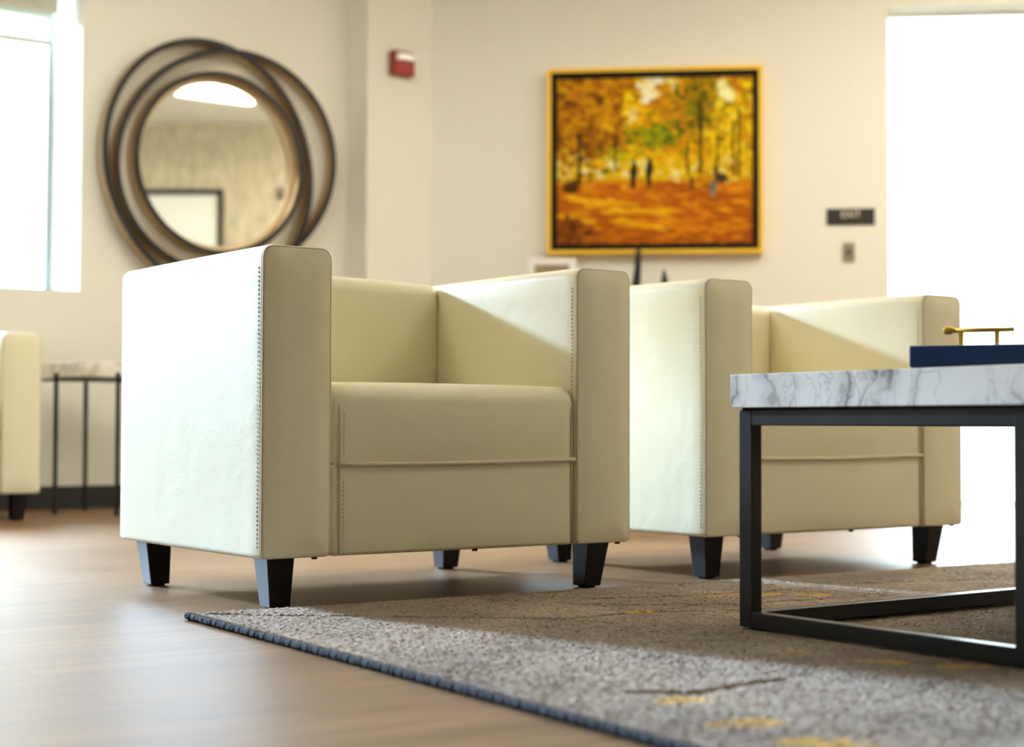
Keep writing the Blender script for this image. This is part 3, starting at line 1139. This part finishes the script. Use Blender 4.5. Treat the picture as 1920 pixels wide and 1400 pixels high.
# ------------------------------------------------------------------ framed autumn painting
def paint_canvas():
    Wp, Hp = 300, 262
    r = np.random.default_rng(11)
    img = np.zeros((Hp, Wp, 3))
    V, U = np.mgrid[0:Hp, 0:Wp]
    U = U / (Wp - 1)
    V = V / (Hp - 1)

    def hx(s):
        c = np.array([int(s[i:i + 2], 16) for i in (0, 2, 4)]) / 255
        return np.where(c <= 0.04045, c / 12.92, ((c + 0.055) / 1.055) ** 2.4)
    top, mid, grd, bot = hx('b8780f'), hx('d9a016'), hx('c27208'), hx('9c5206')
    for k in range(3):
        img[..., k] = np.interp(V, [0, 0.45, 0.6, 0.64, 1], [top[k], mid[k], hx('d8b040')[k], grd[k], bot[k]])

    def dab(cu, cv, a, b, an, col, al):
        R_ = max(a, b) * 1.2
        x0, x1 = int(max(0, (cu - R_) * Wp)), int(min(Wp, (cu + R_) * Wp + 1))
        y0, y1 = int(max(0, (cv - R_) * Hp)), int(min(Hp, (cv + R_) * Hp + 1))
        if x1 <= x0 or y1 <= y0:
            return
        u = U[y0:y1, x0:x1] - cu
        v = V[y0:y1, x0:x1] - cv
        c, s_ = math.cos(an), math.sin(an)
        d = np.sqrt(((u * c + v * s_) / a) ** 2 + ((-u * s_ + v * c) / b) ** 2)
        q = (np.clip((1.05 - d) * 4, 0, 1) * al)[..., None]
        img[y0:y1, x0:x1] = img[y0:y1, x0:x1] * (1 - q) + col * q

    def field(nn, u0, u1, v0, v1, size, cols, al=0.8, aspect=0.6, an=None, soft=True):
        for _ in range(nn):
            if soft:
                u = (u0 + u1) / 2 + np.clip(r.normal(0, 0.30), -0.75, 0.75) * (u1 - u0)
                v = (v0 + v1) / 2 + np.clip(r.normal(0, 0.30), -0.75, 0.75) * (v1 - v0)
            else:
                u, v = r.uniform(u0, u1), r.uniform(v0, v1)
            s_ = size * r.uniform(0.5, 1.4)
            dab(u, v, s_, s_ * aspect * r.uniform(0.6, 1.2), r.uniform(0, 3.14) if an is None else an + r.normal(0, 0.15), hx(cols[r.integers(len(cols))]), al)
    # canopy
    field(520, 0, 0.42, 0, 0.5, 0.030, ['a8690a', 'c58a12', '8a5208', 'd79a1a', 'b5760e', '6d4206', 'e0b030'], soft=False)
    field(520, 0.35, 1.0, 0, 0.5, 0.030, ['e0a812', 'f0c424', 'd0920c', 'f4d448', 'bc860c', 'a88c0c'], soft=False)
    field(200, 0.52, 0.74, 0, 0.34, 0.028, ['b9780c', 'c8880f', '8f7a10', 'd9a51c'])
    field(170, 0.66, 0.86, 0.02, 0.34, 0.026, ['6d640c', '8a7a10', '4e4a08', 'b08c14'])
    field(110, 0.76, 1.0, 0.1, 0.5, 0.026, ['e3be2e', 'd0a81e', 'b6940f', 'efd75a'])
    field(150, 0.02, 0.3, 0.25, 0.52, 0.03, ['8c560a', 'a66c0c', '6a4408', 'c8901a'])
    # sky gaps
    field(26, 0.43, 0.52, 0.02, 0.13, 0.022, ['f6efcf', 'fbf6e6', 'f2dca0'], 0.9, 0.9)
    field(14, 0.84, 0.89, 0.05, 0.15, 0.022, ['f4e9a8', 'f8f0cc'], 0.85, 0.9)
    field(8, 0.37, 0.42, 0.2, 0.27, 0.014, ['f0dca0', 'f3e6ba'], 0.8, 0.9)
    field(10, 0.55, 0.62, 0.0, 0.06, 0.016, ['f0d880', 'f3e6ba'], 0.7)
    # green tree
    field(120, 0.42, 0.62, 0.28, 0.43, 0.024, ['6c7010', '86861a', '4e580c', '98921a', 'b0a428'])
    # light behind the people
    field(150, 0.2, 0.72, 0.49, 0.62, 0.018, ['efd064', 'e6c040', 'f3e3a0', 'd8b02a', 'c9b83a', 'f0e6b8'])
    field(70, 0.02, 0.2, 0.46, 0.62, 0.018, ['e0bc50', 'f0dc98', 'a87410', '7c5a0c'])
    field(80, 0.72, 1.0, 0.46, 0.66, 0.018, ['dcb42c', 'e8cc60', 'b07c0e', 'efd98a'])
    field(60, 0.2, 0.45, 0.44, 0.5, 0.016, ['8c9a20', 'b9b030', 'd8c040'])
    # trunks
    for (u, v0, v1, w_) in ((0.735, 0.16, 0.57, 0.012), (0.115, 0.34, 0.62, 0.010), (0.90, 0.28, 0.6, 0.006), (0.93, 0.2, 0.6, 0.007), (0.67, 0.4, 0.58, 0.006), (0.30, 0.36, 0.55, 0.005), (0.82, 0.36, 0.56, 0.005)):
        for q in np.linspace(v0, v1, 24):
            dab(u + r.normal(0, 0.002), q, w_ * r.uniform(0.7, 1.2), 0.02, 0, hx('3a2508'), 0.75)
    # ground
    field(420, 0, 1, 0.62, 1.0, 0.040, ['c87808', 'b56805', 'd88c12', '9e5806', 'e09a1c', 'a86008'], 0.7, 0.28, 0.08, soft=False)
    for (u0, v0, u1, v1) in ((0.05, 0.72, 0.40, 0.76), (0.10, 0.74, 0.55, 0.83), (0.25, 0.80, 0.62, 0.80), (0.02, 0.83, 0.18, 0.86), (0.3, 0.86, 0.55, 0.90)):
        for q in np.linspace(0, 1, 22):
            dab(u0 + (u1 - u0) * q, v0 + (v1 - v0) * q + r.normal(0, 0.008), 0.035, 0.008, 0.12, hx(['e6ac30', 'efc050', 'dc9a20'][r.integers(3)]), 0.7)
    field(60, 0.0, 0.16, 0.86, 1.0, 0.032, ['7a4206', '5c3004', '8c500a'], 0.8, 0.5)
    field(50, 0.62, 0.85, 0.62, 0.8, 0.026, ['9c4c08', 'a85a0a', '8a4006'], 0.6, 0.35, 0.1)
    # strolling figures
    for (u, v, sc) in ((0.395, 0.585, 1.0), (0.475, 0.57, 1.0)):
        dab(u, v - 0.075 * sc, 0.010, 0.014, 0, hx('241408'), 0.95)
        dab(u, v - 0.02 * sc, 0.022, 0.055, 0.06, hx('1c1210'), 0.95)
        dab(u - 0.004, v + 0.045 * sc, 0.015, 0.05, -0.05, hx('2a1a0e'), 0.9)
    for (u, v) in ((0.83, 0.60),):
        dab(u - 0.02, v - 0.03, 0.014, 0.02, 0, hx('2e1c0c'), 0.9)
        dab(u + 0.01, v + 0.01, 0.040, 0.030, 0.4, hx('22272c'), 0.92)
        dab(u - 0.03, v + 0.06, 0.020, 0.045, 0.2, hx('5c6468'), 0.85)
        dab(u - 0.03, v + 0.1, 0.012, 0.03, 0.1, hx('8a8c86'), 0.7)
    dab(0.07, 0.66, 0.045, 0.035, 0, hx('3a2808'), 0.9)
    dab(0.10, 0.63, 0.03, 0.03, 0, hx('57380a'), 0.85)
    dab(0.25, 0.56, 0.03, 0.018, -0.6, hx('3f5a2a'), 0.8)
    dab(0.69, 0.64, 0.014, 0.05, 0, hx('5a3408'), 0.8)
    lum = img.mean(2, keepdims=True)
    out = np.clip(lum + (img - lum) * 1.12, 0.002, 1) ** 1.08
    out[..., 1] *= 1.07
    return np.clip(out, 0, 1)


img = paint_canvas()
TLp, TRp, ZTp, ZBp = 0.5426, 1.5132, 1.9655, 1.121
fp = tag(empty('framed_painting', P0 + PD * ((TLp + TRp) / 2) + Vector((0, 0, (ZTp + ZBp) / 2)), PA),
         'large autumn park painting in a gold and black frame on the cream wall', 'painting')
pw, ph = (TRp - TLp), (ZTp - ZBp)


def frame_border(w, h, t, y0, y1):
    mb = MB()
    mb.box(-w / 2, -w / 2 + t, y0, y1, -h / 2, h / 2)
    mb.box(w / 2 - t, w / 2, y0, y1, -h / 2, h / 2)
    mb.box(-w / 2 + t, w / 2 - t, y0, y1, h / 2 - t, h / 2)
    mb.box(-w / 2 + t, w / 2 - t, y0, y1, -h / 2, -h / 2 + t)
    return mb


frame_border(pw, ph, 0.018, -0.055, 0.0).build('frame', M['goldframe'], fp)
frame_border(pw - 0.036, ph - 0.036, 0.027, -0.050, 0.0).build('inner_frame', M['blackframe'], fp)
cw, chh = pw - 0.088, ph - 0.088
Hp, Wp = img.shape[:2]
xs = np.linspace(-cw / 2, cw / 2, Wp)
zs = np.linspace(chh / 2, -chh / 2, Hp)
mb = MB()
co = [(x, -0.040, z) for z in zs for x in xs]
idx = np.arange(Wp * Hp).reshape(Hp, Wp)
q = np.stack([idx[:-1, :-1], idx[1:, :-1], idx[1:, 1:], idx[:-1, 1:]], 2).reshape(-1, 4)
mb.add(co, [tuple(int(v) for v in f_) for f_ in q], 0, False)
nb = len(mb.v)
mb.box(-cw / 2 - 0.001, cw / 2 + 0.001, -0.0395, -0.002, -chh / 2 - 0.001, chh / 2 + 0.001)
cv = mb.build('canvas', M['canvas'], fp)
at = cv.data.color_attributes.new('Col', 'FLOAT_COLOR', 'POINT')
rgba = np.ones((len(cv.data.vertices), 4), dtype=np.float32)
rgba[:, :3] = 0.2
rgba[:Wp * Hp, :3] = img.reshape(-1, 3)
at.data.foreach_set('color', rgba.ravel())


# ------------------------------------------------------------------ wall fittings
def text_mesh(name, body, size, depth, mat, parent, loc, rot):
    cu = bpy.data.curves.new(name, 'FONT')
    cu.body = body
    cu.size = size
    cu.extrude = depth
    cu.align_x = 'CENTER'
    cu.align_y = 'CENTER'
    tmp = bpy.data.objects.new(name + '_curve', cu)
    COL.objects.link(tmp)
    dg = bpy.context.evaluated_depsgraph_get()
    me = bpy.data.meshes.new_from_object(tmp.evaluated_get(dg))
    bpy.data.objects.remove(tmp)
    me.name = name
    me.materials.clear()
    me.materials.append(mat)
    o = bpy.data.objects.new(name, me)
    COL.objects.link(o)
    o.parent = parent
    o.location = loc
    o.rotation_euler = rot
    return o


es = tag(empty('exit_sign', P0 + PD * 1.9038 + Vector((0, 0, 1.2836)), PA),
         'dark brown EXIT plaque on the cream wall beside the glass door', 'sign')
mb = MB()
mb.box(-0.106, 0.106, -0.008, 0.0, -0.0368, 0.0368)
mb.build('plaque', M['sign'], es, bevel=0.002)
text_mesh('lettering', 'EXIT', 0.043, 0.0015, M['signtext'], es, (0, -0.0085, 0.009), (math.pi / 2, 0, 0))
mb = MB()
for cx_ in (-0.030, -0.020, -0.010, 0.004, 0.014, 0.026):
    for (dx_, dz_) in ((0, 0), (0.003, -0.003), (0, -0.006)):
        mb.tube([(cx_ + dx_, -0.008, -0.019 + dz_), (cx_ + dx_, -0.0092, -0.019 + dz_)], 0.0009, 6)
mb.build('braille_dots', M['sign'], es)

sp = tag(empty('door_release_plate', P0 + PD * 1.8945 + Vector((0, 0, 1.1235)), PA),
         'small nickel push button plate on the wall below the EXIT plaque', 'wall switch')
mb = MB()
mb.box(-0.0262, 0.0262, -0.007, 0, -0.0435, 0.0435)
mb.build('plate', M['plate'], sp, bevel=0.002)
mb = MB()
mb.tube([(0, -0.006, 0), (0, -0.012, 0), (0, -0.0135, 0)], [0.0135, 0.0135, 0.011], 20)
mb.build('button', M['platedark'], sp)

fa = tag(empty('fire_alarm', (3.884, 6.318, 1.988)),
         'red fire alarm strobe box with a white lens, high on the wall column', 'fire alarm')
mb = MB()
mb.box(-0.059, 0.059, -0.038, 0, -0.056, 0.056)
mb.build('housing', M['reddark'], fa, bevel=0.006)
mb = MB()
mb.box(-0.046, 0.055, -0.044, -0.03, -0.052, 0.006)
mb.build('horn_cover', M['red'], fa, bevel=0.003)
mb = MB()
for i in range(4):
    mb.box(-0.036, 0.045, -0.0448, -0.043, -0.045 + i * 0.013, -0.040 + i * 0.013)
mb.build('grille', M['reddark'], fa)
mb = MB()
mb.box(-0.040, 0.052, -0.052, -0.03, 0.010, 0.044)
mb.build('strobe_lens', M['lens'], fa, bevel=0.006)

# ------------------------------------------------------------------ console with decor by the painting wall
ck = tag(empty('console_table', P0 + PD * 0.36 + PN * (-0.025), PA),
         'dark walnut console table under the painting, hidden behind the two armchairs', 'console table')
cl, cdp, chg = 0.86, 0.30, 0.80
mb = MB()
mb.box(0, cl, -cdp, 0, chg - 0.035, chg)
mb.build('table_top', M['console'], ck, bevel=0.004)
mb = MB()
mb.box(0.03, cl - 0.03, -cdp + 0.02, -0.02, chg - 0.14, chg - 0.035)
mb.build('apron', M['console'], ck, bevel=0.003)
for lx in (0.03, cl - 0.075):
    for ly in (-cdp + 0.02, -0.065):
        mb = MB()
        mb.frustum((lx + 0.008, lx + 0.037, ly + 0.008, ly + 0.037), (lx, lx + 0.045, ly, ly + 0.045), 0, chg - 0.14)
        mb.build('leg', M['console'], ck, bevel=0.002)

pf = tag(empty('photo_frame', P0 + PD * 0.5764 + PN * (-0.18) + Vector((0, 0, chg)), PA),
         'white photo frame on the console, peeking over the nearest armchair', 'picture frame')
fh = 1.0895 - chg
fwid = 0.2146
mb = frame_border(fwid, fh, 0.030, -0.010, 0.010)
o = mb.build('frame', M['white'], pf, loc=(0, 0, fh / 2), bevel=0.002)
mb = MB()
mb.box(-fwid / 2 + 0.028, fwid / 2 - 0.028, -0.003, 0.004, 0.028, fh - 0.028)
mb.build('print', M['photo'], pf)
mb = MB()
mb.add([(-0.02, 0.009, fh * 0.6), (0.02, 0.009, fh * 0.6), (0.02, 0.013, fh * 0.6), (-0.02, 0.013, fh * 0.6), (-0.02, 0.075, 0.0), (0.02, 0.075, 0.0), (0.02, 0.080, 0.0), (-0.02, 0.080, 0.0)],
       [(0, 1, 2, 3), (4, 5, 6, 7), (0, 1, 5, 4), (1, 2, 6, 5), (2, 3, 7, 6), (3, 0, 4, 7)])
mb.build('easel_back', M['blackframe'], pf)

sc1 = tag(empty('sculpture', P0 + PD * 0.953 + PN * (-0.18) + Vector((0, 0, chg)), PA),
          'tall black leaning spike sculpture rising between the two armchairs', 'sculpture')
mb = MB()
mb.tube([(0, 0, 0), (0, 0, 0.004), (0, 0, 0.016), (0, 0, 0.02)], [0.055, 0.058, 0.058, 0.052], 24)
mb.build('base', M['sculpture'], sc1)
mb = MB()
mb.tube([(-0.016, 0, 0.018), (-0.013, 0, 0.06), (-0.006, 0, 0.13), (0.000, 0, 0.19), (0.004, 0, 0.23), (0.006, 0, 0.27), (0.008, 0, 0.31), (0.010, 0, 0.328)],
        [0.016, 0.020, 0.021, 0.019, 0.0165, 0.0155, 0.0135, 0.008], 14)
mb.build('figure', M['sculpture'], sc1)
sc2 = tag(empty('sculpture', P0 + PD * 1.0758 + PN * (-0.18) + Vector((0, 0, chg)), PA),
          'pointed tip of a small black sculpture showing above the second armchair', 'sculpture')
mb = MB()
mb.tube([(0, 0, 0), (0, 0, 0.004), (0, 0, 0.016), (0, 0, 0.02)], [0.040, 0.042, 0.042, 0.038], 24)
mb.build('base', M['sculpture'], sc2)
mb = MB()
mb.tube([(0.004, 0, 0.018), (0.003, 0, 0.08), (0.001, 0, 0.14), (0, 0, 0.185), (-0.001, 0, 0.215), (-0.002, 0, 0.238)], [0.012, 0.020, 0.022, 0.017, 0.010, 0.003], 14)
mb.build('figure', M['sculpture'], sc2)

# ------------------------------------------------------------------ behind the camera, seen in the mirror
BN = Vector((-math.sin(BA), math.cos(BA), 0))
zc = (2.219 + 0.95) / 2
bw, bh = 1.10, 2.219 - 0.95
wb = tag(empty('framed_print', BP + bd * (0.065 - bw / 2) + Vector((0, 0, zc)), BA + math.pi),
         'large white print in a thick black frame, reflected in the round mirror', 'framed print')
frame_border(bw, bh, 0.040, -0.04, 0.0).build('frame', M['blackframe'], wb)
mb = MB()
mb.box(-bw / 2 + 0.038, bw / 2 - 0.038, -0.022, -0.004, -bh / 2 + 0.038, bh / 2 - 0.038)
mb.build('print', M['print_'], wb)
th = tag(empty('wall_thermostat', BP + bd * 0.522 + Vector((0, 0, 2.19)), BA + math.pi),
         'small dark device on the mottled wall, reflected at the right of the mirror', 'thermostat')
mb = MB()
mb.box(-0.022, 0.022, -0.025, 0, -0.045, 0.045)
mb.build('body', M['blackframe'], th, bevel=0.004)
mb = MB()
mb.box(-0.014, 0.014, -0.027, -0.024, 0.0, 0.030)
mb.build('display', M['plate'], th)

# ceiling light panels: first one shows in the mirror, the rest are unseen added fill
lamp_spots = [(5.05, 2.46), (5.45, 3.35), (4.2, 3.5), (2.4, 4.7), (6.5, 2.4), (3.5, 1.4), (1.0, 4.1)]


def make_panel(x, y, drop):
    root = empty('ceiling_light', (x, y, H))
    mb = frame_border(0.62, 0.62, 0.02, -0.010, 0.010)
    fr_ = MB()
    fr_.v = [(p, r_, q * 2.0 - drop - 0.028) for p, q, r_ in mb.v]
    fr_.f, fr_.mi, fr_.sm = mb.f, mb.mi, mb.sm
    for hx_ in (-0.25, 0.25):
        for hy_ in (-0.25, 0.25):
            fr_.box(hx_ - 0.006, hx_ + 0.006, hy_ - 0.006, hy_ + 0.006, -drop - 0.005, 0.0)
    fr_.build('frame', M['trim'], root)
    mb = MB()
    mb.box(-0.29, 0.29, -0.29, 0.29, -drop - 0.050, -drop)
    mb.build('diffuser', M['lamp'], root)
    return root


G_LAMP = 'ceiling light panels'
flush = make_panel(*lamp_spots[0], 0.012)
tag(flush, 'square white ceiling light panel, its glow reflected at the top of the mirror', 'ceiling light', G_LAMP)
hung = None
for x, y in lamp_spots[1:]:  # hung panels are added to lift walls, ceiling and chair fronts
    if hung is None:
        hung = o = make_panel(x, y, 0.20)
    else:
        o = dup(hung, (x, y, H))
    tag(o, 'unseen square hanging light panel added to brighten the room, outside the picture', 'ceiling light', G_LAMP)
